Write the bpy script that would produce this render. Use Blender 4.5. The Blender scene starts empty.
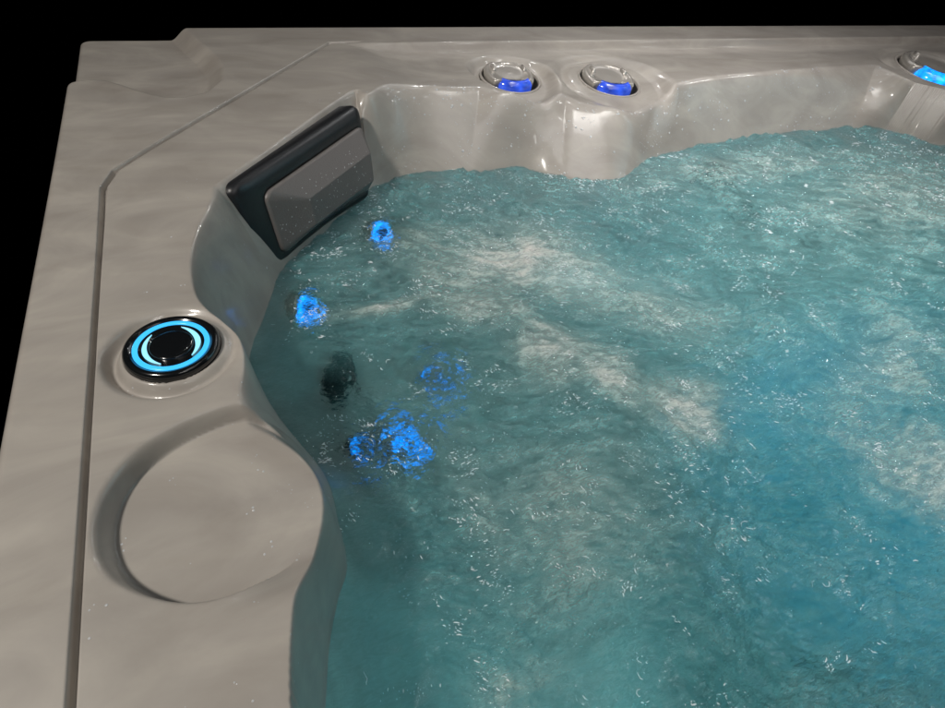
import bpy
import numpy as np, math, random
random.seed(4)
ZW = -0.19          # water level below the deck
RIM=[(-0.052,-0.300),(-0.046,0.000),(-0.040,0.099),(-0.037,0.132),(-0.032,0.166),(-0.026,0.193),(-0.018,0.218),(-0.001,0.248),(0.017,0.285),(0.025,0.318),(0.023,0.348),(0.010,0.380),(-0.014,0.413),(-0.032,0.432),(-0.037,0.448),(-0.035,0.474),(-0.026,0.504),(-0.022,0.535),(-0.026,0.570),(-0.041,0.602),(-0.058,0.629),(-0.068,0.665),(-0.070,0.721),(-0.063,0.778),(-0.049,0.836),(-0.032,0.887),(-0.016,0.957),(-0.010,0.956),(0.121,1.110),(0.286,1.302),(0.337,1.345),(0.352,1.316),(0.416,1.382),(0.518,1.409),(0.603,1.400),(0.649,1.397),(0.684,1.390),(0.721,1.352),(0.781,1.338),(0.831,1.351),(0.866,1.356),(0.903,1.359),(0.935,1.352),(0.969,1.313),(1.025,1.270),(1.105,1.266),(1.201,1.304),(1.248,1.325),(1.305,1.349),(1.389,1.373),(1.511,1.396),(1.725,1.413),(2.088,1.432),(2.327,1.434),(2.335,1.388),(2.329,1.334),(2.312,1.261),(2.308,1.179),(2.430,1.127),(2.750,1.060),(2.950,1.100),(3.150,1.050),(3.330,0.800),(3.350,0.200),(3.300,-0.200),(3.100,-0.420),(2.000,-0.450),(0.800,-0.450),(0.100,-0.420)]
WL=[(-0.042,-0.28),(-0.040,0.0),(-0.035,0.128),(-0.020,0.170),(-0.003,0.225),(0.019,0.275),(0.040,0.313),(0.045,0.377),(0.047,0.433),(0.035,0.481),(0.003,0.529),(-0.012,0.568),(-0.022,0.612),(-0.030,0.656),(-0.025,0.706),(-0.012,0.758),(0.009,0.811),(0.040,0.876),(0.080,0.961),(0.181,1.063),(0.290,1.164),(0.346,1.225),(0.422,1.262),(0.531,1.270),(0.625,1.251),(0.710,1.252),(0.755,1.256),(0.790,1.238),(0.825,1.200),(0.880,1.160),(0.972,1.122),(1.053,1.141),(1.181,1.209),(1.329,1.250),(1.497,1.277),(1.811,1.295),(2.058,1.288),(2.273,1.262),(2.343,1.207),(2.444,1.113),(2.688,1.070),(2.95,1.06),(3.13,0.95),(3.25,0.75),(3.27,0.2),(3.2,-0.15),(3.05,-0.33),(2.0,-0.36),(0.8,-0.36),(0.12,-0.35)]
FOOT=[(0.42,-0.15),(0.507,0.043),(0.631,0.168),(0.740,0.300),(0.930,0.421),(1.253,0.475),(1.784,0.45),(2.5,0.45),(2.8,0.3),(2.8,-0.1),(2.0,-0.2),(0.8,-0.2)]
DISC=(-0.066,0.338,0.0985)
KNOB=(-0.098,0.560)
PODS=[(0.829,1.502,0.118,0.088),(1.142,1.447,0.170,0.095),(2.65,1.385,0.235,0.150)]   # x, y, collar radius, socket radius
POD_TILT=0.12
PODZ=-0.046
X0,X1,Y0,Y1=-0.262,3.62,-0.72,1.826

def smooth_poly(P, n=5):
    P=np.array(P,float); N=len(P); out=[]
    for i in range(N):
        a,b,c,d=P[i-1],P[i],P[(i+1)%N],P[(i+2)%N]
        for k in range(n):
            t=k/n
            out.append(0.5*((2*b)+(c-a)*t+(2*a-5*b+4*c-d)*t*t+(3*b-a-3*c+d)*t**3))
    return np.array(out)
def sdf_poly(x,y,P):
    """signed distance, positive inside"""
    shp=x.shape; x=x.ravel().astype(np.float32); y=y.ravel().astype(np.float32)
    d=np.full(x.shape,1e9,np.float32); ins=np.zeros(x.shape,bool)
    Q=np.roll(P,-1,axis=0)
    for (ax,ay),(bx,by) in zip(P.astype(np.float32),Q.astype(np.float32)):
        ex,ey=bx-ax,by-ay; L=ex*ex+ey*ey
        if L<1e-12: continue
        wx=x-ax; wy=y-ay
        t=np.clip((wx*ex+wy*ey)/L,0,1)
        dx=wx-ex*t; dy=wy-ey*t
        np.minimum(d,dx*dx+dy*dy,out=d)
        if ay!=by:
            c=((ay>y)!=(by>y))&(x<ex*(y-ay)/(by-ay)+ax)
            ins^=c
    d=np.sqrt(d); return np.where(ins,d,-d).reshape(shp).astype(float)
def ss(a,b,x):
    t=np.clip((x-a)/(b-a),0,1); return t*t*(3-2*t)
RIM_S=smooth_poly(RIM,14); WL_S=smooth_poly(WL,14); FOOT_S=smooth_poly(FOOT)
def seg(x,y,a,b):
    ex,ey=b[0]-a[0],b[1]-a[1]; t=np.clip(((x-a[0])*ex+(y-a[1])*ey)/(ex*ex+ey*ey),0,1)
    return np.hypot(x-a[0]-ex*t,y-a[1]-ey*t)
GROOVE=[(-0.186,-0.66),(-0.1815,0.985),(-0.165,1.04),(0.35,1.681),(0.47,1.690)]
def deck(x,y):
    z=np.zeros_like(x)
    # soft crown
    z+=0.004*np.sin(y*3.0+1)*ss(-.1,-.2,x)
    # seam groove along the left side and across the corner
    G=smooth_poly([(-.6,-.66)]+GROOVE+[(.8,1.69),(.8,-.66)],8)
    k=[i for i in range(len(G)) if True]
    d=np.full_like(x,9.)
    for a,b in zip(GROOVE[:-1],GROOVE[1:]): d=np.minimum(d,seg(x,y,a,b))
    dep=np.where(y>1.0,.0045,.0085)
    dep=.011
    z-=dep*np.exp(-(d/(.0029+.0019*ss(.7,1.1,y)))**4)*(1-ss(.36,.46,x))
    # back: inner deck is a step lower than the outer lip
    yb=1.678-0.006*(x-.35)
    step=ss(.0,.022,yb-y)*ss(.33,.5,x)
    inner=ss(-.06,.10,(x-.05)*0.6-(1.60-y)*0.8+.4)
    z-=.024*step*ss(.30,.60,x+ (y-1.3)*0.0)
    # tray recess
    dx,dy=x-DISC[0],y-DISC[1]; r=np.hypot(dx,dy)
    th=np.arctan2(dy,dx)
    rr=DISC[2]+.012*np.exp(-((th-1.15)/.45)**2)-.004*np.exp(-((th+1.2)/.4)**2)
    wd=.006+.009*ss(-.55,.35,dy/rr-dx/rr*.6); s_=np.clip((rr+wd-r)/wd,0,1); rec=s_**2.4
    # opening toward the water
    op=ss(-.02,.05,dx)*(1-ss(.075,.125,np.abs(dy)))
    z-=.025*np.maximum(rec,op)
    # dial well
    dx,dy=x-KNOB[0],y-KNOB[1]; r=np.hypot(dx*1.0,dy); th=np.arctan2(dy,dx)
    side=.35+.65*(.5-.5*np.cos(th-.35))
    z-=.017*np.exp(-((r-.0670)/.0075)**2)*side
    z+=.000*(1-ss(.058,.066,r))
    z-=.02*(1-ss(.050,.054,r))
    # corner notch
    nx,ny=x,y
    cy=1.452+.0*x
    edge=1.452+.040*ss(-.25,-.05,x)*-1.0+.115*ss(-.05,.045,x)*1.0
    rt=.034-.45*np.clip(y-1.50,0,1)*.28
    rt=np.interp(y,np.linspace(1.40,1.83,12),np.interp(np.linspace(1.40,1.83,12),[1.40,1.44,1.53,1.636,1.73,1.83],[.030,.050,.060,.040,.014,-.008]))
    nc=np.interp(x,[-.3,-.266,-.244,-.216,-.188,-.159,-.13,-.102,-.075,-.036,.005,.045,.09],[1.436,1.440,1.462,1.470,1.461,1.432,1.395,1.364,1.346,1.341,1.362,1.418,1.50])
    m=ss(-.001,.007,y-nc)*(1-ss(-.046,.004,x-rt))
    z-=.030*m
    # jet faces
    for (cx,cy,R,rs) in PODS:
        dx,dy=x-cx,y-cy; Ry=np.where(dy<0,R+.055,R*.92); r=np.hypot(dx,dy*R/Ry)
        f=1-ss(R*.80,R*1.16,r)
        z=z*(1-f)+(PODZ+POD_TILT*dy)*f
        back=ss(-.2,.5,(.35*dy-.95*dx)/np.maximum(r,1e-3))
        z-=.012*back*np.exp(-((r-R*.90)/.017)**2)
    f=np.exp(-((x-.985)/.085)**2)*(1-ss(-.04,.08,y-1.39))*.8
    z=z*(1-f)-.056*f
    return z
def H(x,y,full=True):
    x=np.asarray(x,float); y=np.asarray(y,float)
    dr=sdf_poly(x,y,RIM_S); dw=sdf_poly(x,y,WL_S); df=sdf_poly(x,y,FOOT_S)
    return Hf(x,y,dr,dw,df)
def Hf(x,y,dr,dw,df):
    z0=deck(x,y)
    gap=np.maximum(dr-dw,1e-4)
    t=np.clip(dr/gap,0,1)
    a=.30-.22*np.exp(-(np.clip((x+y-1.62)/.42,-9,9))**4)*(x<.33)-.03*ss(.6,.7,x)
    g=(np.sqrt(t*t+a*a)-a)/(np.sqrt(1+a*a)-a)
    zw=z0+(ZW-z0)*g
    dd=np.maximum(dw,0)
    # below the water: wall, seat with soft hollows, foot well
    seat=.27+.03*np.sin(x*5+1)*np.cos(y*4)
    under=seat*(1-np.exp(-dd*2.3/seat))
    ft=ss(-.16,.16,df)*.30
    z=np.where(dw>0,ZW-under-ft,np.where(dr>0,zw,z0))
    # sockets of the jets in the pods
    for (cx,cy,R,rs) in PODS:
        r=np.hypot(x-cx,(y-cy))
        z=z-.035*(1-ss(rs-.004,rs+.004,r))
    return z
#==BUILD
from mathutils import Matrix, Vector
sc=bpy.context.scene; COL=sc.collection
# ------------------------------------------------------------------ helpers
def link(o,parent=None):
    COL.objects.link(o)
    if parent is not None: o.parent=parent
    return o
def mesh_obj(name,verts,faces,mat,parent=None,smooth=True):
    me=bpy.data.meshes.new(name); me.from_pydata([tuple(v) for v in verts],[],faces); me.update()
    if smooth: me.polygons.foreach_set('use_smooth',[True]*len(me.polygons))
    me.materials.append(mat); return link(bpy.data.objects.new(name,me),parent)
def grid_mesh(name,X,Y,Z,mat,parent=None,attr=None,extra=None):
    """X,Y,Z 2-D arrays (rows, cols)"""
    ny,nx=Z.shape
    co=np.stack([X,Y,Z],-1).reshape(-1,3)
    i=np.arange(ny*nx).reshape(ny,nx)
    q=np.stack([i[:-1,:-1],i[:-1,1:],i[1:,1:],i[1:,:-1]],-1).reshape(-1,4)
    if extra is not None:
        ev,ef=extra(co,i); base=len(co)
        co=np.vstack([co,ev]) if len(ev) else co
        q=np.vstack([q,ef])
    me=bpy.data.meshes.new(name)
    me.vertices.add(len(co)); me.vertices.foreach_set('co',co.astype(np.float32).ravel())
    me.loops.add(q.size); me.loops.foreach_set('vertex_index',q.astype(np.int32).ravel())
    me.polygons.add(len(q)); me.polygons.foreach_set('loop_start',np.arange(0,q.size,4,dtype=np.int32))
    me.update(calc_edges=True); me.polygons.foreach_set('use_smooth',np.ones(len(q),bool))
    if attr:
        for k,v in attr.items():
            a=me.attributes.new(k,'FLOAT','POINT'); d=np.zeros(len(co),np.float32); d[:v.size]=v.ravel(); a.data.foreach_set('value',d)
    me.materials.append(mat); me.validate()
    return link(bpy.data.objects.new(name,me),parent)
def lathe(prof,n=96,a0=0,a1=2*math.pi):
    full=abs(a1-a0-2*math.pi)<1e-6; m=n if full else n+1
    V=[];F=[]
    for k in range(m):
        a=a0+(a1-a0)*k/n; c,s=math.cos(a),math.sin(a)
        for r,z in prof: V.append((r*c,r*s,z))
    P=len(prof)
    for k in range(n):
        k2=(k+1)%m
        for j in range(P-1): F.append((k*P+j,k2*P+j,k2*P+j+1,k*P+j+1))
    return V,F
def noise2(x,y,seed=0):
    rng=np.random.RandomState(seed); T=rng.rand(256,256).astype(np.float32)*2*np.pi
    gx,gy=np.cos(T),np.sin(T)
    xi=np.floor(x).astype(int); yi=np.floor(y).astype(int); fx=x-xi; fy=y-yi
    u=fx*fx*fx*(fx*(fx*6-15)+10); v=fy*fy*fy*(fy*(fy*6-15)+10)
    def g(a,b):
        ii=(xi+a)&255; jj=(yi+b)&255
        return gx[ii,jj]*(fx-a)+gy[ii,jj]*(fy-b)
    return ((g(0,0)*(1-u)+g(1,0)*u)*(1-v)+(g(0,1)*(1-u)+g(1,1)*u)*v)*1.5
def axis(*parts):
    out=[parts[0][0]]
    for a,b,s in parts:
        n=max(1,int(round((b-a)/s))); out+=list(a+(b-a)*np.arange(1,n+1)/n)
    return np.array(out)
# ------------------------------------------------------------------ materials
class NT:
    def __init__(s,name):
        s.m=bpy.data.materials.new(name); s.m.use_nodes=True; s.t=s.m.node_tree; s.t.nodes.clear()
        s.out=s.n('ShaderNodeOutputMaterial')
    def n(s,typ,**kw):
        nd=s.t.nodes.new(typ)
        for k,v in kw.items():
            if k in nd.bl_rna.properties: setattr(nd,k,v)
            else: nd.inputs[k.replace('_',' ')].default_value=v
        return nd
    def l(s,a,b): s.t.links.new(a,b)
def principled(name,color,rough=.4,metal=0,coat=0,emit=None,es=0,bump=None,spec=.5,ior=None):
    t=NT(name); b=t.n('ShaderNodeBsdfPrincipled'); b.inputs['Base Color'].default_value=(*color,1)
    b.inputs['Roughness'].default_value=rough; b.inputs['Metallic'].default_value=metal; b.inputs['Coat Weight'].default_value=coat
    b.inputs['Coat Roughness'].default_value=.08; b.inputs['Specular IOR Level'].default_value=spec
    if emit: b.inputs['Emission Color'].default_value=(*emit,1); b.inputs['Emission Strength'].default_value=es
    if bump:
        g=t.n('ShaderNodeTexCoord'); nz=t.n('ShaderNodeTexNoise'); nz.inputs['Scale'].default_value=bump[0]; nz.inputs['Detail'].default_value=4
        t.l(g.outputs['Object'],nz.inputs['Vector']); bp=t.n('ShaderNodeBump'); bp.inputs['Strength'].default_value=bump[1]; bp.inputs['Distance'].default_value=.001
        t.l(nz.outputs['Fac'],bp.inputs['Height']); t.l(bp.outputs[0],b.inputs['Normal'])
        r=t.n('ShaderNodeMapRange'); r.inputs['To Min'].default_value=max(rough-.08,.02); r.inputs['To Max'].default_value=rough+.1
        t.l(nz.outputs['Fac'],r.inputs['Value']); t.l(r.outputs[0],b.inputs['Roughness'])
    t.l(b.outputs[0],t.out.inputs[0]); return t.m
def shell_material():
    t=NT('pearl_acrylic'); tc=t.n('ShaderNodeTexCoord'); mp=t.n('ShaderNodeMapping'); mp.inputs['Rotation'].default_value=(0,0,math.radians(24)); mp.inputs['Scale'].default_value=(1.2,2.4,2.0)
    t.l(tc.outputs['Object'],mp.inputs['Vector'])
    w=t.n('ShaderNodeTexNoise'); w.inputs['Scale'].default_value=1.6; w.inputs['Detail'].default_value=3; t.l(mp.outputs[0],w.inputs['Vector'])
    nz=t.n('ShaderNodeTexNoise'); nz.inputs['Scale'].default_value=3.2; nz.inputs['Detail'].default_value=9; nz.inputs['Roughness'].default_value=.58; nz.inputs['Distortion'].default_value=1.3
    t.l(mp.outputs[0],nz.inputs['Vector'])
    r=t.n('ShaderNodeValToRGB'); e=r.color_ramp.elements; e[0].position=.30; e[0].color=(.298,.270,.240,1); e[1].position=.72; e[1].color=(.430,.397,.355,1)
    m=e.new(.47); m.color=(.348,.320,.288,1)
    t.l(nz.outputs['Fac'],r.inputs[0])
    # thin pale and dark veins
    wv=t.n('ShaderNodeTexWave'); wv.wave_type='BANDS'; wv.bands_direction='Y'; wv.inputs['Scale'].default_value=1.3; wv.inputs['Distortion'].default_value=11; wv.inputs['Detail'].default_value=5; wv.inputs['Detail Scale'].default_value=1.1
    t.l(mp.outputs[0],wv.inputs['Vector'])
    vr=t.n('ShaderNodeValToRGB'); v=vr.color_ramp.elements; v[0].position=.0; v[0].color=(.93,.93,.94,1); v[1].position=.25; v[1].color=(1,1,1,1); q=v.new(.93); q.color=(1,1,1,1); q=v.new(1); q.color=(1.07,1.07,1.06,1)
    t.l(wv.outputs['Fac'],vr.inputs[0])
    mx=t.n('ShaderNodeMix'); mx.data_type='RGBA'; mx.blend_type='MULTIPLY'; mx.inputs[0].default_value=.6
    t.l(r.outputs[0],mx.inputs[6]); t.l(vr.outputs[0],mx.inputs[7])
    b=t.n('ShaderNodeBsdfPrincipled'); t.l(mx.outputs[2],b.inputs['Base Color'])
    b.inputs['Roughness'].default_value=.42; b.inputs['Specular IOR Level'].default_value=.35; b.inputs['Coat Weight'].default_value=.55; b.inputs['Coat Roughness'].default_value=.11
    fn=t.n('ShaderNodeTexNoise'); fn.inputs['Scale'].default_value=26; fn.inputs['Detail'].default_value=3; t.l(tc.outputs['Object'],fn.inputs['Vector'])
    bp=t.n('ShaderNodeBump'); bp.inputs['Strength'].default_value=.12; bp.inputs['Distance'].default_value=.003; t.l(fn.outputs['Fac'],bp.inputs['Height']); t.l(bp.outputs[0],b.inputs['Normal']); t.l(bp.outputs[0],b.inputs['Coat Normal'])
    t.l(b.outputs[0],t.out.inputs[0]); return t.m
def water_material():
    t=NT('turbulent_water'); tc=t.n('ShaderNodeTexCoord')
    fo=t.n('ShaderNodeAttribute'); fo.attribute_name='foam'
    hz=t.n('ShaderNodeAttribute'); hz.attribute_name='churn'
    # finest ripples as bump
    mp=t.n('ShaderNodeMapping'); mp.inputs['Rotation'].default_value=(0,0,.5); mp.inputs['Scale'].default_value=(1,1.9,1); t.l(tc.outputs['Object'],mp.inputs['Vector'])
    n1=t.n('ShaderNodeTexNoise'); n1.inputs['Scale'].default_value=130; n1.inputs['Detail'].default_value=3; n1.inputs['Distortion'].default_value=.8; t.l(mp.outputs[0],n1.inputs['Vector'])
    ht=t.n('ShaderNodeMath',operation='MULTIPLY'); t.l(n1.outputs['Fac'],ht.inputs[0]); t.l(hz.outputs['Fac'],ht.inputs[1])
    bp=t.n('ShaderNodeBump'); bp.inputs['Strength'].default_value=.9; bp.inputs['Distance'].default_value=.003; t.l(ht.outputs[0],bp.inputs['Height'])
    g=t.n('ShaderNodeBsdfPrincipled'); g.inputs['Base Color'].default_value=(.93,.99,1,1); g.inputs['Transmission Weight'].default_value=1; g.inputs['IOR'].default_value=1.33; g.inputs['Roughness'].default_value=.03
    t.l(bp.outputs[0],g.inputs['Normal'])
    # air bubbles churned into the top of the water
    d=t.n('ShaderNodeBsdfPrincipled'); d.inputs['Roughness'].default_value=.12; d.inputs['IOR'].default_value=1.33
    t.l(bp.outputs[0],d.inputs['Normal'])
    cr=t.n('ShaderNodeValToRGB'); e=cr.color_ramp.elements; e[0].position=.0; e[0].color=(.12,.35,.37,1); e[1].position=1; e[1].color=(.60,.585,.55,1)
    m=e.new(.35); m.color=(.30,.43,.41,1)
    t.l(fo.outputs['Fac'],cr.inputs[0]); t.l(cr.outputs[0],d.inputs['Base Color'])
    fm=t.n('ShaderNodeMapRange'); fm.inputs['To Min'].default_value=0; fm.inputs['To Max'].default_value=.9
    ml=t.n('ShaderNodeAttribute'); ml.attribute_name='milk'
    sm=t.n('ShaderNodeMapping'); sm.inputs['Rotation'].default_value=(0,0,.55); sm.inputs['Scale'].default_value=(1,2.6,1); t.l(tc.outputs['Object'],sm.inputs['Vector'])
    s1=t.n('ShaderNodeTexNoise'); s1.inputs['Scale'].default_value=62; s1.inputs['Detail'].default_value=5; s1.inputs['Roughness'].default_value=.62; s1.inputs['Distortion'].default_value=1.6; t.l(sm.outputs[0],s1.inputs['Vector'])
    s2=t.n('ShaderNodeMapRange'); s2.inputs['From Min'].default_value=.33; s2.inputs['From Max'].default_value=.70; s2.inputs['To Min'].default_value=.55; s2.inputs['To Max'].default_value=1.55; t.l(s1.outputs['Fac'],s2.inputs['Value'])  # milk streaks painted to read as light and dark ripple relief
    s3=t.n('ShaderNodeMath',operation='MULTIPLY'); t.l(ml.outputs['Fac'],s3.inputs[0]); t.l(s2.outputs[0],s3.inputs[1])
    t.l(s3.outputs[0],fm.inputs['Value'])
    mx=t.n('ShaderNodeMixShader'); t.l(fm.outputs[0],mx.inputs[0]); t.l(g.outputs[0],mx.inputs[1]); t.l(d.outputs[0],mx.inputs[2])
    t.l(mx.outputs[0],t.out.inputs['Surface'])
    va=t.n('ShaderNodeVolumeAbsorption'); va.inputs['Color'].default_value=(.12,.78,.84,1); va.inputs['Density'].default_value=1.7
    t.l(va.outputs[0],t.out.inputs['Volume']); return t.m
M=dict(shell=shell_material(),water=water_material(),
  black=principled('black_gloss_plastic',(.006,.007,.008),.16,coat=.6),
  foam_black=principled('black_foam_rubber',(.012,.013,.015),.34,bump=(240,.35)),
  cushion=principled('grey_foam_rubber',(.135,.122,.116),.42,bump=(320,.5)),
  chrome=principled('satin_metal',(.50,.46,.40),.22,metal=.75,bump=(90,.1)),
  bezel=principled('pale_plastic_bezel',(.47,.44,.40),.2,metal=.4,coat=.3,bump=(60,.1)),
  dark=principled('dark_socket',(.02,.02,.022),.35,bump=(80,.2)),
  grey=principled('grey_suction_plastic',(.03,.035,.035),.9,spec=.1),
  ring=principled('blue_light_ring',(.02,.1,.2),.25,emit=(.035,.40,.85),es=1.35),
  arc=principled('pale_blue_light_arc',(.1,.2,.3),.25,emit=(.30,.78,1.0),es=1.0),
  lens=principled('blue_led_lens',(.02,.03,.25),.12,coat=.5,emit=(.03,.12,.85),es=1.0),
  lens2=principled('cyan_led_lens',(.02,.1,.3),.12,coat=.5,emit=(.002,.25,.92),es=2.2),
  tab=principled('worn_silver_tab',(.30,.30,.28),.3,metal=.5,bump=(200,.3)))
def drop_mat():
    t=NT('water_drop'); b=t.n('ShaderNodeBsdfPrincipled'); b.inputs['Transmission Weight'].default_value=.55; b.inputs['IOR'].default_value=1.33; b.inputs['Roughness'].default_value=.02; b.inputs['Base Color'].default_value=(.95,.97,1,1)
    t.l(b.outputs[0],t.out.inputs[0]); return t.m
M['drop']=drop_mat(); M['bubble_glint']=drop_mat(); M['bubble_glint'].node_tree.nodes['Principled BSDF'].inputs['Transmission Weight'].default_value=.3
for k_ in('lens','lens2'):
    nt=M[k_].node_tree; bs=[n for n in nt.nodes if n.type=='BSDF_PRINCIPLED'][0]
    tc=nt.nodes.new('ShaderNodeTexCoord'); vz=nt.nodes.new('ShaderNodeTexNoise'); vz.inputs['Scale'].default_value=28; vz.inputs['Detail'].default_value=2
    mr=nt.nodes.new('ShaderNodeMapRange'); mr.inputs['From Min'].default_value=.3; mr.inputs['From Max'].default_value=.7; mr.inputs['To Min'].default_value=.25; mr.inputs['To Max'].default_value=.95 if k_=='lens' else 3.2
    nt.links.new(tc.outputs['Object'],vz.inputs['Vector']); nt.links.new(vz.outputs['Fac'],mr.inputs['Value']); nt.links.new(mr.outputs[0],bs.inputs['Emission Strength'])
# ------------------------------------------------------------------ the tub
tub=bpy.data.objects.new('hot_tub',None); link(tub)
tub['label']='taupe marbled acrylic hot tub with grooved deck and round tray ledge, full of bubbling water'; tub['category']='hot tub'
xs=axis((X0-.0065,X0,.0016),(X0,-.198,.0022),(-.198,-.170,.0008),(-.170,.50,.0016),(.5,1.35,.0026),(1.35,2.7,.0040),(2.7,X1,.008),(X1,X1+.006,.003))
ys=axis((Y0-.006,Y0,.003),(Y0,-.1,.008),(-.1,.72,.0018),(.72,1.36,.0024),(1.36,Y1,.0026),(Y1,Y1+.0065,.0016))
XX,YY=np.meshgrid(xs,ys)
def coarse(P,k=3):
    xi=np.arange(0,len(xs)+k,k).clip(max=len(xs)-1); yi=np.arange(0,len(ys)+k,k).clip(max=len(ys)-1)
    xi=np.unique(xi); yi=np.unique(yi)
    cx,cy=xs[xi],ys[yi]; A=sdf_poly(*np.meshgrid(cx,cy),P)
    B=np.stack([np.interp(xs,cx,r) for r in A])                       # along x
    j=np.searchsorted(cy,ys,side='right')-1; j=j.clip(0,len(cy)-2); t=((ys-cy[j])/(cy[j+1]-cy[j]))[:,None]
    G=B[j]*(1-t)+B[j+1]*t
    mk=(np.abs(G)<.07)
    G[mk]=sdf_poly(XX[mk],YY[mk],P); return G
DR,DW,DF=coarse(RIM_S),coarse(WL_S),coarse(FOOT_S)
ZZ=Hf(XX,YY,DR,DW,DF)
def rbox(x,y,r=.028):
    cx,cy=(X0+X1)/2,(Y0+Y1)/2; qx=np.abs(x-cx)-(X1-X0)/2+r; qy=np.abs(y-cy)-(Y1-Y0)/2+r
    return -(np.hypot(np.maximum(qx,0),np.maximum(qy,0))+np.minimum(np.maximum(qx,qy),0)-r)
D=rbox(XX,YY); R_=.012
tt=np.clip(D,0,R_); ZZ=ZZ-(R_-np.sqrt(np.maximum(R_*R_-(R_-tt)**2,0)))*(D<R_)
ZZ=np.where(D<0,np.minimum(ZZ,-.012+D*140),ZZ)
ZZ=np.maximum(ZZ,-.95)
grid_mesh('shell',XX,YY,ZZ,M['shell'],tub)
def frame_obj(o,loc,normal,spin=0):
    n=Vector(normal).normalized(); q=n.to_track_quat('Z','Y')
    if abs(n.x)<1e-6 and abs(n.y)<1e-6: q=Matrix.Identity(3).to_quaternion()
    o.rotation_mode='QUATERNION'; o.rotation_quaternion=q@Matrix.Rotation(spin,3,'Z').to_quaternion(); o.location=loc
# ---- control dial
kx,ky=KNOB
dial=mesh_obj('control_dial',*lathe([(.0515,-.014),(.053,.006),(.0535,.0105),(.0525,.0145),(.0500,.0165),(.0470,.0168),(.0445,.0150),(.0435,.0140),(.0,.0140)]),M['black'],tub)
dial.location=(kx,ky,-.0075); dial['label']='round black dial with two glowing blue rings'
mesh_obj('light_ring',*lathe([(.0425,.0139),(.0423,.0152),(.0415,.0158),(.0375,.0158),(.0366,.0152),(.0364,.0139)]),M['ring'],dial)
for s,a in((0,.15),(1,.15)):
    V=[];F=[];n=48
    for k in range(n+1):
        u=-1+2*k/n; ang=a+u*1.02+(math.pi if s else 0); w=.0052*math.cos(u*math.pi/2)**.8*(1.0 if s else 1.15)+.0003
        ro=.0322; c,s_=math.cos(ang),math.sin(ang)
        for rr,zz in((ro,.0140),(ro-.0006,.0152),(ro-w+.0002,.0152),(ro-w-.0002,.0140)): V.append((rr*c,rr*s_,zz))
    for k in range(n):
        for j in range(3): F.append((k*4+j,k*4+4+j,k*4+5+j,k*4+1+j))
    mesh_obj('light_arc',V,F,M['arc'],dial)
mesh_obj('dial_cap',*lathe([(.0245,.0139),(.0243,.0150),(.0235,.0156),(.018,.0160),(.008,.0163),(.0,.0164)]),M['black'],dial)
# ---- jets in the pods above the water
def deck_jet(cx,cy,r,lit='lens',spin=0.0,extra=0):
    n=Vector((0,-POD_TILT,1)).normalized(); c=Vector((cx,cy,PODZ))
    k=r/.082
    b=mesh_obj('jet',*lathe([(.0800*k,-.030),(.0800*k,-.004*k),(.0775*k,-.006*k),(.074*k,-.020*k),(.0,-.022*k)]),M['dark'],tub)
    frame_obj(b,c,n,spin); b['label']='round jet with pale bar handle and blue lit lens'
    mesh_obj('jet_bezel',*lathe([(.0845*k,-.004),(.085*k,.0005*k),(.0825*k,.0022*k),(.0790*k,.0005*k),(.0785*k,-.006*k)]),M['shell'],b)
    # handle plate: a disc cut flat at the back, bowed on top
    V=[];F=[]; N=64; prof=[(.62,-.016),(1,-.012),(1.0,.008),(.95,.0125),(.82,.0140),(.80,.0115),(.5,.0112),(.0,.0125)]
    for i in range(N):
        a=2*math.pi*i/N; c_,s_=math.cos(a),math.sin(a)
        R=.071*k*(1-.06*abs(c_)**3)
        for q,z in prof:
            x=R*q*c_*1.03-.004*k; y=max(min(R*q*s_,.058*k),-.044*k)
            V.append((x,y+.004*k,z*k))
    P=len(prof)
    for i in range(N):
        i2=(i+1)%N
        for j in range(P-1): F.append((i*P+j,i2*P+j,i2*P+j+1,i*P+j+1))
    mesh_obj('handle',V,F,M['bezel'],b)
    for sx in(-1,1):
        bm_v=[];
        x0=sx*.044*k; w=.0045*k; 
        vs=[(x0-w,.012*k,.010*k),(x0+w,.012*k,.010*k),(x0+w,.042*k,.010*k),(x0-w,.042*k,.010*k),(x0-w*.6,.014*k,.021*k),(x0+w*.6,.014*k,.021*k),(x0+w*.6,.040*k,.018*k),(x0-w*.6,.040*k,.018*k)]
        mesh_obj('lug',vs,[(0,1,5,4),(1,2,6,5),(2,3,7,6),(3,0,4,7),(4,5,6,7)],M['bezel'],b)
    # lit lens: curved bar round the front
    V,F=lathe([(.043*k,-.012*k),(.045*k,.010*k),(.048*k,.0150*k),(.056*k,.0130*k),(.0640*k,.002*k),(.065*k,-.014*k)],40,math.radians(222),math.radians(318))
    P=6; F.append(tuple(range(P-1,-1,-1))); F.append(tuple(range(40*P,41*P)))
    mesh_obj('light_lens',V,F,M[lit],b)
    return b
deck_jet(PODS[0][0],PODS[0][1],PODS[0][3],'lens',-.10)
deck_jet(PODS[1][0],PODS[1][1],PODS[1][3],'lens',-.22)
deck_jet(PODS[2][0],PODS[2][1],PODS[2][3],'lens2',-.75)
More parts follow.
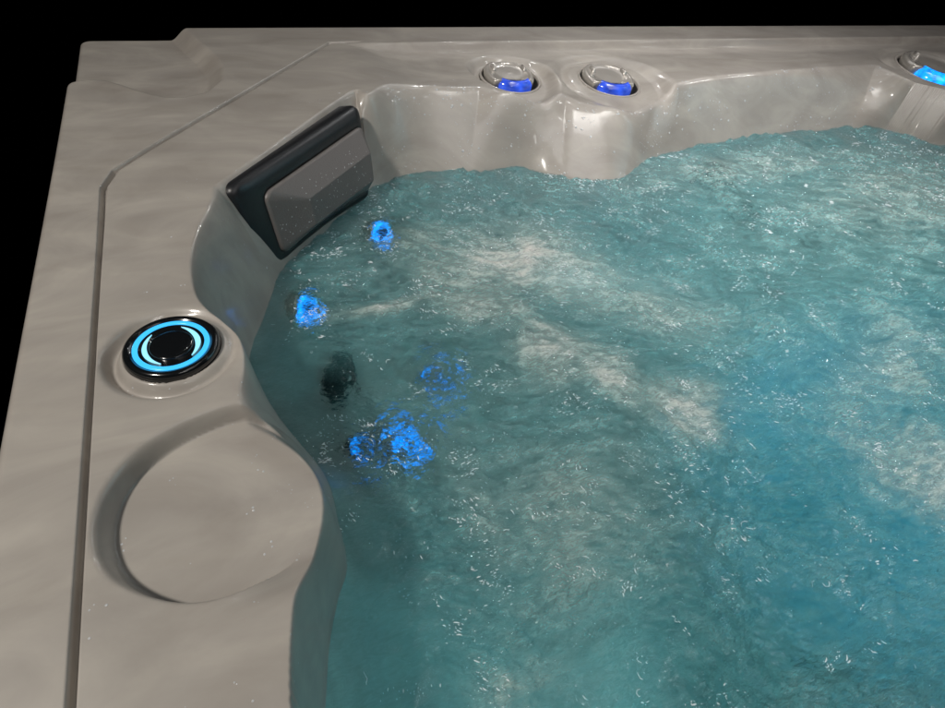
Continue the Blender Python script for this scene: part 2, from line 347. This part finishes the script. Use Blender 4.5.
# ---- jets under water
JETS=[((0.091,0.878,-0.275),(0.72,-0.43,0.45),.040,1),((0.312,1.102,-0.283),(0.58,-0.60,0.5),.040,1),((0.198,0.558,-0.395),(0.6,0.0,0.75),.040,1),((0.103,0.535,-0.340),(0.7,0.1,0.6),.027,1),((0.330,0.706,-0.435),(0.20,-0.06,0.98),.026,1),
      ((1.428,1.177,-0.336),(0.12,-0.71,0.69),.050,0),((1.43,1.001,-0.420),(0.06,-0.3,0.9),.045,0),((.113,.715,-.360),(.52,-.17,.84),.034,0),((.128,.76,-.372),(.52,-.17,.84),.026,0)]
for (p,n,r,lit) in JETS:
    nn=Vector(n).normalized(); p=Vector(p)+nn*.010
    if lit==2:
        j=mesh_obj('jet',*lathe([(r*.98,-.02),(r*.92,.003),(r*.5,.009),(0,.010)],40),M['lens2'],tub); j['label']='small submerged jet glowing blue'
    elif lit:
        j=mesh_obj('jet',*lathe([(r*1.25,-.03),(r*1.28,.004),(r*1.18,.009),(r*.98,.007),(r*.95,-.004),(r*.55,-.010)]),M['chrome' if r>.03 else 'grey'],tub)
        mesh_obj('light_lens',*lathe([(r*.98,-.006),(r*.92,.003),(r*.5,.009),(r*.33,-.012)]),M['lens2'],j)
        mesh_obj('nozzle',*lathe([(r*.33,-.014),(r*.32,.012),(r*.24,.014),(r*.20,.006),(r*.18,-.012),(.0,-.014)],48),M['dark'],j)
        j['label']='submerged round jet glowing blue'
    else:
        j=mesh_obj('jet',*lathe([(r*1.25,-.03),(r*1.28,.004),(r*1.18,.009),(r*.98,.007),(r*.95,-.004),(r*.55,-.006),(r*.5,.008),(r*.3,.010),(r*.28,-.008),(0,-.010)]),M['grey'],tub)
        j['label']='unlit dark submerged jet'
    frame_obj(j,p,nn)
    if not lit and r<.04: j.scale=(1.3,.6,1)
# ---- headrest pillow, leaning on the corner wall
pil=bpy.data.objects.new('headrest_pillow',None); link(pil)
TL,TR=Vector((.003,.941,-.004)),Vector((.314,1.268,-.004)); BL,BR=Vector((.032,.936,-.199)),Vector((.310,1.180,-.192))
C=(TL+TR+BL+BR)/4; pil.location=C
ux=(TR-TL).normalized(); dn=((BL+BR)/2-(TL+TR)/2); nrm=ux.cross(-dn).normalized()
if nrm.x<0: nrm=-nrm
def PP(u,v,h): # u 0..1 along, v 0..1 down
    p=(TL*(1-u)+TR*u)*(1-v)+(BL*(1-u)+BR*u)*v
    return p+nrm*(h-.009)-C
def rr_loop(u0,v0,u1,v1,r,h,n=7,bow=0,rv=None,seg_=10):
    """rounded rectangle loop in (u,v) as points"""
    rv=rv or r*1.75; pts=[]
    cs=[(u1-r,v0+rv,-90),(u1-r,v1-rv,0),(u0+r,v1-rv,90),(u0+r,v0+rv,180)]
    for i,(cu,cv,a0) in enumerate(cs):
        for k in range(n+1):
            a=math.radians(a0+90*k/n); pts.append((cu+r*math.cos(a),cv+rv*math.sin(a)))
        a=math.radians(a0+90); nu,nv,na=cs[(i+1)%4]; na=math.radians(na)
        p0=(cu+r*math.cos(a),cv+rv*math.sin(a)); p1=(nu+r*math.cos(na),nv+rv*math.sin(na))
        for k in range(1,seg_): t=k/seg_; pts.append((p0[0]*(1-t)+p1[0]*t,p0[1]*(1-t)+p1[1]*t))
    out=[]
    for u,v in pts:
        b=bow*(1-(2*u-1)**2)
        out.append(PP(u,v-(b*ss(.4,1,np.array(v)) if bow else 0),h+ (0)))
    return out
def loops_mesh(name,loops,mat,parent,cap=True):
    V=[p for L in loops for p in L]; n=len(loops[0]); F=[]
    for a in range(len(loops)-1):
        for k in range(n): F.append((a*n+k,a*n+(k+1)%n,(a+1)*n+(k+1)%n,(a+1)*n+k))
    if cap: F.append(tuple(range((len(loops)-1)*n,len(loops)*n)))
    return mesh_obj(name,V,F,mat,parent)
fr=loops_mesh('frame',[rr_loop(.0,.0,1,1,.05,-.030,bow=.075),rr_loop(-.004,-.01,1.004,1.01,.055,.004,bow=.075),rr_loop(.003,.005,.997,.995,.055,.014,bow=.075),rr_loop(.018,.035,.982,.965,.055,.0195,bow=.075),
    rr_loop(.125,.155,.955,.90,.05,.026,bow=.075),rr_loop(.14,.18,.945,.885,.05,.024,bow=.075),rr_loop(.145,.195,.94,.875,.05,.010,bow=.075)],M['foam_black'],pil)
cl=[rr_loop(.135,.195,.958,.875,.05,.012,bow=.075),rr_loop(.130,.185,.962,.88,.05,.027,bow=.075),rr_loop(.137,.20,.956,.87,.047,.0315,bow=.075)]
inner=rr_loop(.33,.42,.90,.72,.012,.058,bow=.03,rv=.02)
def bowtop(p,k,n):
    return p
for t in (.04,.5,.97,1.0): cl.append([a.lerp(c,t) for a,c in zip(cl[2],inner)])
ctr=PP(.60,.60,.0590)
for t in (.06,.5): cl.append([a.lerp(ctr,t) for a in inner])
cu=loops_mesh('cushion',cl,M['cushion'],pil)
for e in cu.data.edges: pass
cu['label']='grey faceted cushion panel beaded with drops'
pil['label']='black headrest pillow with a grey padded panel, set against the corner wall'; pil['category']='headrest'
# ------------------------------------------------------------------ water
wx=axis((-.16,.62,.0019),(.62,1.4,.0030),(1.4,3.45,.006)); wy=axis((-.52,-.12,.008),(-.12,.62,.0019),(.62,1.5,.0029))
WX,WY=np.meshgrid(wx,wy)
# foam plumes, plus mist haze painted as pale foam at back right: x, y, sx, sy, angle, strength
PLUMES_HAZE=[(.545,.87,.13,.12,-.3,.80),(.45,.83,.20,.13,-.4,.42),(.62,.78,.20,.10,-.75,.50),(.26,.77,.13,.026,-.1,.48),(.40,.72,.13,.07,-.5,.52),(.50,.56,.11,.07,-.9,.60),(.56,.47,.06,.08,.2,.55),(.40,.95,.16,.08,0,.35),(.64,.385,.085,.045,-.15,.62),(.97,.12,.09,.12,.2,.5),(.20,.09,.07,.03,.2,.24),(.36,.27,.13,.11,.3,.30),(.24,.33,.06,.10,-.3,.22),(1.9,.85,.55,.25,.1,.30),(1.5,1.1,.6,.12,.0,.26),(.75,.62,.12,.08,-.4,.35),(1.15,.35,.22,.10,.3,.25)]
wn=noise2(WX*5,WY*5,3); wn2=noise2(WX*5,WY*5,4)
QX,QY=WX+.045*wn,WY+.045*wn2
def rot(x,y,a,sx,sy): c,s=math.cos(a),math.sin(a); return (x*c+y*s)*sx,(-x*s+y*c)*sy
foam=np.zeros_like(WX)
for (cx,cy,sx,sy,a,st) in PLUMES_HAZE:
    u,v=rot(QX-cx,QY-cy,a,1/sx,1/sy); foam=np.maximum(foam,st*np.exp(-(u*u+v*v)**1.0))
st1=noise2(*rot(QX,QY,-.5,14,34),7); st2=noise2(*rot(QX,QY,-.35,40,95),8); st3=noise2(WX*9,WY*9,12)
foam=np.clip(foam*(1+.35*st1+.3*st2)+.10*np.clip(st1*.6+st3*.7,0,1),0,1)
# calm strip along the left wall
calm=ss(.02,.14,WX-.035*np.exp(-((WY-.15)/.15)**2)-.10*np.exp(-((WY-.62)/.10)**2)+.03*wn)*.85+.15
calm=calm*(1-.25*np.exp(-((WX-.07)/.07)**2-((WY-.72)/.08)**2)); brk=np.exp(-((WX-.13)/.09)**2-((WY-.50)/.12)**2)
churn=np.clip(calm*(.75+.7*st3)+.5*brk,.05,1.5)
w=np.zeros_like(WX)
w+=.0085*noise2(QX*3.1,QY*3.1,21)+.0050*noise2(*rot(QX,QY,.4,7,10),22)
w+=churn*(.0062*noise2(*rot(QX,QY,-.5,17,26),23)+.0044*noise2(*rot(QX,QY,.3,34,48),24))
rp=noise2(*rot(WX+.02*wn,WY+.02*wn2,-.6,55,105),25); rp2=noise2(*rot(WX+.01*st1,WY+.01*st3,.5,95,150),26)
w+=churn*(.0017*(1-2*np.abs(rp))+.0006*rp2)
w+=.006*foam
# a few small rings where drops and bubbles break the surface
rng=np.random.RandomState(5)
for k in range(150):
    cx,cy=.03+.9*rng.rand()**1.3,rng.uniform(-.05,1.0); 
    if k==0: cx,cy=.056,.655
    r=np.hypot(WX-cx,WY-cy); R0=rng.uniform(.003,.009) if k else .010
    w+=.0016*np.exp(-((r-R0)/(R0*.35))**2)
milk=np.clip(.16*np.ones_like(WX)+.24*calm*(.6+.4*ss(.2,1.2,WX))+.16*st3*calm+foam*.66+.16*st2*calm+.12*st1*calm+.12*calm*rp,0.05,.92)
for (jx,jy,jr) in ((.084,.818,.05),(.291,1.029,.06),(.164,.464,.06),(.092,.470,.045),(.266,.575,.05),(.097,.613,.045)):
    milk*=1-.85*np.exp(-(((WX-jx)**2+(WY-jy)**2)/jr**2))
def close(co,i):
    zb=-.97; b=[i[0,:],i[1:,-1],i[-1,-2::-1],i[-2:0:-1,0]]; ring=np.concatenate(b); n=len(ring)
    ev=co[ring].copy(); ev[:,2]=zb; base=len(co); k=np.arange(n); k2=(k+1)%n
    side=np.stack([ring,base+k,base+k2,ring[k2]],-1)
    # bottom as one strip fan of quads from the grid border
    ny,nx=i.shape; q=[]
    c0=base; c1=base+nx-1; c2=base+nx-1+ny-1; c3=base+2*(nx-1)+ny-1
    mid=len(ev); ce=np.array([[co[:,0].mean(),co[:,1].mean(),zb]]); ev=np.vstack([ev,ce]); m=base+n
    for a in range(0,n-1,2): q.append((base+a,m,base+(a+2)%n,base+a+1))
    if n%2: q.append((base+n-1,m,m,base))
    q=[f for f in q if len(set(f))==4]
    return ev,np.vstack([side,np.array(q)])
wat=grid_mesh('water',WX,WY,ZW+w,M['water'],None,dict(foam=foam,churn=churn,milk=milk),close)
wat['label']='churning teal hot tub water with foam plumes and sparkling ripples'; wat['category']='water'; wat['kind']='structure'
# ------------------------------------------------------------------ drops
HV=[];HF=[]
for j in range(4):
    a=math.pi/2*j/4
    for k in range(8): HV.append((math.cos(a)*math.cos(k*math.pi/4),math.cos(a)*math.sin(k*math.pi/4),math.sin(a)))
HV.append((0,0,1)); HF=[(j*8+k,j*8+(k+1)%8,(j+1)*8+(k+1)%8,(j+1)*8+k) for j in range(3) for k in range(8)]+[(24+k,24+(k+1)%8,32) for k in range(8)]
DV=[];DFc=[]
def add_drop(p,n,r,h=.38):
    q=Vector(n).to_track_quat('Z','Y'); b=len(DV)
    for v in HV: DV.append(tuple(Vector(p)+q@Vector((v[0]*r,v[1]*r,v[2]*r*h))))
    DFc.extend(tuple(b+i for i in f) for f in HF)
GY,GX=np.gradient(ZZ,ys,xs)
def drop_at(x,y,r):
    j=min(np.searchsorted(ys,y),len(ys)-1); i=min(np.searchsorted(xs,x),len(xs)-1)
    n=(-GX[j,i],-GY[j,i],1); add_drop((xs[i],ys[j],ZZ[j,i]-.0001),n,r)
ny,nx=ZZ.shape; R2=np.random.RandomState(11); cnt=0; tries=0
while cnt<950 and tries<400000:
    tries+=1; x=R2.uniform(-.15,2.4); y=R2.uniform(.1,1.5)
    j=min(np.searchsorted(ys,y),ny-1); i=min(np.searchsorted(xs,x),nx-1)
    if DW[j,i]>0: continue
    d=DR[j,i]; pr=.0
    if d>0: pr=.9 if x>.33 else .30
    elif d>-.05: pr=.030 if x>.3 else .06
    else: pr=.00002
    # clusters
    cl=.5+.5*math.sin(x*23+3*math.sin(y*17))*math.sin(y*29+2*math.sin(x*13)); 
    if R2.rand()<pr*cl**2: drop_at(x,y,min(.0022,(.0006+.0005*R2.pareto(2.2)))*(1+.8*max(0,y-.4))); cnt+=1
for k in range(34):
    x,y=R2.uniform(-.17,.02),R2.uniform(.12,.70); rr_=R2.uniform(.0006,.0015)
    for q_ in range(R2.randint(1,4)): 
        xx,yy=x+R2.normal()*.004,y+R2.normal()*.004
        if sdf_poly(np.array([xx]),np.array([yy]),WL_S)[0]<0: drop_at(xx,yy,rr_*R2.uniform(.5,1.1))
from mathutils.bvhtree import BVHTree
cb=BVHTree.FromPolygons([v.co.copy() for v in cu.data.vertices],[tuple(p.vertices) for p in cu.data.polygons])
for k in range(140):
    u=R2.uniform(.15,.93); v=R2.uniform(.28,.85)
    hit=cb.ray_cast(PP(u,v,.2),-nrm)
    if hit[0] is not None: add_drop(hit[0]+C,hit[1] if hit[1].dot(nrm)>0 else -hit[1],R2.uniform(.0005,.0013))
dr=mesh_obj('water_droplets',DV,DFc,M['drop']); dr['label']='tiny clear water beads sprinkled over the acrylic walls, deck and headrest'; dr['category']='droplets'; dr['kind']='stuff'
# bubbly flecks modelled to stand in for ripple glints on the churned surface: small oblong domes drawn out along the flow
SW=ZW+w; R3=np.random.RandomState(21); BV=[];BF=[]; N=0
cl1=noise2(*rot(QX,QY,-.5,9,15),31); cl2=noise2(WX*22,WY*22,32)
dens=(np.clip(cl1*1.5+cl2*.9,0,2)**2*np.clip((churn-.25)*1.3,0,1)+foam*.2)*(1-.6*ss(.9,1.8,WX))
hv=np.array(HV)
def fleck(x,y,a,L,W):
    j=min(np.searchsorted(wy,y),len(wy)-2); i=min(np.searchsorted(wx,x),len(wx)-2)
    c_,s_=math.cos(a),math.sin(a); v=hv*np.array([L,W,W*.8])
    bend=v[:,0]**2/max(L,1e-6)*.35*math.sin(x*900+y*700)
    px=v[:,0]*c_-(v[:,1]+bend)*s_+x; py=v[:,0]*s_+(v[:,1]+bend)*c_+y; pz=v[:,2]+SW[j,i]-.0001
    b0=len(BV); BV.extend(zip(px,py,pz)); BF.extend(tuple(b0+q for q in f) for f in HF)
def dn_at(x,y):
    j=min(np.searchsorted(wy,y),len(wy)-2); i=min(np.searchsorted(wx,x),len(wx)-2); return dens[j,i],cl1[j,i]
nc_=0
while nc_<900:
    x=.02+R3.rand()**1.4*2.6; y=-.1+R3.rand()*1.32; d_,f_=dn_at(x,y)
    if R3.rand()>d_+.03: continue
    nc_+=1; k=.5+.5*math.sqrt(x*x+y*y+.45); a0=1.9+2.2*f_+R3.normal()*.25; sp=R3.uniform(.006,.030)*k; n_=int(R3.uniform(3,22)); al=a0+R3.normal()*.6+1.2
    for q_ in range(n_):
        u=R3.normal()*sp; v_=R3.normal()*sp*.35
        xx=x+u*math.cos(al)-v_*math.sin(al); yy=y+u*math.sin(al)+v_*math.cos(al)
        if not(.0<xx<3.1 and -.3<yy<1.3): continue
        s_=min(2.6,.55+R3.pareto(2.6)); fleck(xx,yy,a0+R3.normal()*.22,.00125*k*s_*R3.uniform(.7,1.6),.00060*k*(.6+.4*s_))
ns_=0
while ns_<320:
    x=.02+R3.rand()**1.3*2.2; y=-.1+R3.rand()*1.30; d_,f_=dn_at(x,y)
    if R3.rand()>d_+.03: continue
    ns_+=1; k=.5+.5*math.sqrt(x*x+y*y+.45); a=1.9+2.2*f_+R3.normal()*.5; cv=R3.normal()*.35; st_=.0017*k*R3.uniform(.7,1.3); w_s=.00055*k*R3.uniform(.7,1.5)
    for q_ in range(int(R3.uniform(3,9))):
        if 0<x<3.1 and -.3<y<1.3: fleck(x,y,a,st_*.75,w_s*(1-.5*R3.rand()))
        x+=math.cos(a)*st_; y+=math.sin(a)*st_; a+=cv+R3.normal()*.25
for q_ in range(1300):
    x=.02+R3.rand()**1.4*2.6; y=-.1+R3.rand()*1.32; d_,f_=dn_at(x,y)
    if R3.rand()>d_+.06: continue
    k=.5+.5*math.sqrt(x*x+y*y+.45); r_=R3.uniform(.0004,.0011)*k; fleck(x,y,0,r_,r_)
bb=mesh_obj('bubble_glints',BV,BF,M['bubble_glint']); bb['label']='fine bubbly flecks modelled as ripple glints, scattered over the churning water'; bb['category']='bubble_glints'; bb['kind']='stuff'
# ------------------------------------------------------------------ light and camera
w_=bpy.data.worlds.new('World'); sc.world=w_; w_.use_nodes=True; w_.node_tree.nodes['Background'].inputs[0].default_value=(0,0,0,1); w_.node_tree.nodes['Background'].inputs[1].default_value=0
def area(name,loc,target,power,sx,sy=None,color=(1,1,1)):
    l=bpy.data.lights.new(name,'AREA'); l.energy=power; l.color=color; l.shape='RECTANGLE' if sy else 'DISK'; l.size=sx
    if sy: l.size_y=sy
    o=link(bpy.data.objects.new(name,l)); o.location=loc; d=Vector(target)-Vector(loc); o.rotation_euler=d.to_track_quat('-Z','Y').to_euler(); return o
area('key_lamp',(-1.3,.15,1.95),(.6,1.0,-.1),43,.26,color=(1,.95,.88))
area('overhead_softbox',(1.35,.8,2.4),(1.45,.75,0),6.5,1.2,1.0,color=(1,.97,.94)).data.spread=math.radians(50)
area('strip_lamp',(.3,-1.2,1.7),(.9,1.0,0),2.5,.7,.05,color=(1,.98,.95))
area('footwell_lamp',(1.0,-.30,-.40),(1.5,.35,-.75),9,.5,color=(.25,.66,1)).data.spread=math.radians(120)
area('back_fill',(1.45,-.1,2.1),(1.75,1.3,-.1),7,2.4,2.0,color=(1,.97,.97)).data.spread=math.radians(80)  # added fill, out of view, to brighten the back wall and water
area('teal_fill',(3.0,.35,1.1),(.1,.8,-.1),.8,1.6,color=(.38,.82,.95)).data.spread=math.radians(60)  # added off-frame fill that tints the left walls teal
area('sheen_fill',(2.6,2.9,1.9),(.9,.5,-.2),4.5,2.2,.9,color=(.97,.98,1))  # added soft source, mirrored in the ripples for sheen
area('underwater_fill',(.38,-.33,-.30),(.12,.6,-.45),6,.25,color=(.5,.93,1))  # added unseen fill under water to lift the dark lower left
for k,p in enumerate([(1.2,1.7,1.0),(2.0,1.3,1.3),(.6,2.1,1.4),(2.3,2.2,1.5),(1.5,2.4,.9),(.2,1.9,1.9),(2.8,1.4,.9),(.95,1.0,2.1),(3.2,2.0,1.2),(1.6,.7,1.8),(1.0,2.0,.7),(2.4,1.0,1.0),(1.8,1.8,1.9),(.9,2.4,2.0)]):
    area('glint_lamp',p,(.7,.7,-.1),.5,.020)  # small unseen lamps added to strike glints off the ripples
cam=bpy.data.cameras.new('camera'); cam.sensor_width=36; cam.lens=550/945*36; cam.clip_start=.01; cam.clip_end=50
co=link(bpy.data.objects.new('camera',cam)); 
XR,YR,ZR=(0.914,-0.210,0.348),(-0.393,-0.677,0.622),(0.105,-0.705,-0.701)
Rw=Matrix((XR,YR,ZR))                     # world rows in camera axes (x right, y down, z forward)
Rb=Rw@Matrix(((1,0,0),(0,-1,0),(0,0,-1)))
co.matrix_world=Matrix.Translation((0,0,.5))@Rb.normalized().to_4x4(); sc.camera=co
sc.view_settings.view_transform='Standard'; sc.view_settings.look='None'; sc.view_settings.exposure=.10; sc.view_settings.gamma=1
sc.cycles.use_denoising=True; sc.cycles.sample_clamp_indirect=6; sc.cycles.max_bounces=12; sc.cycles.transmission_bounces=10
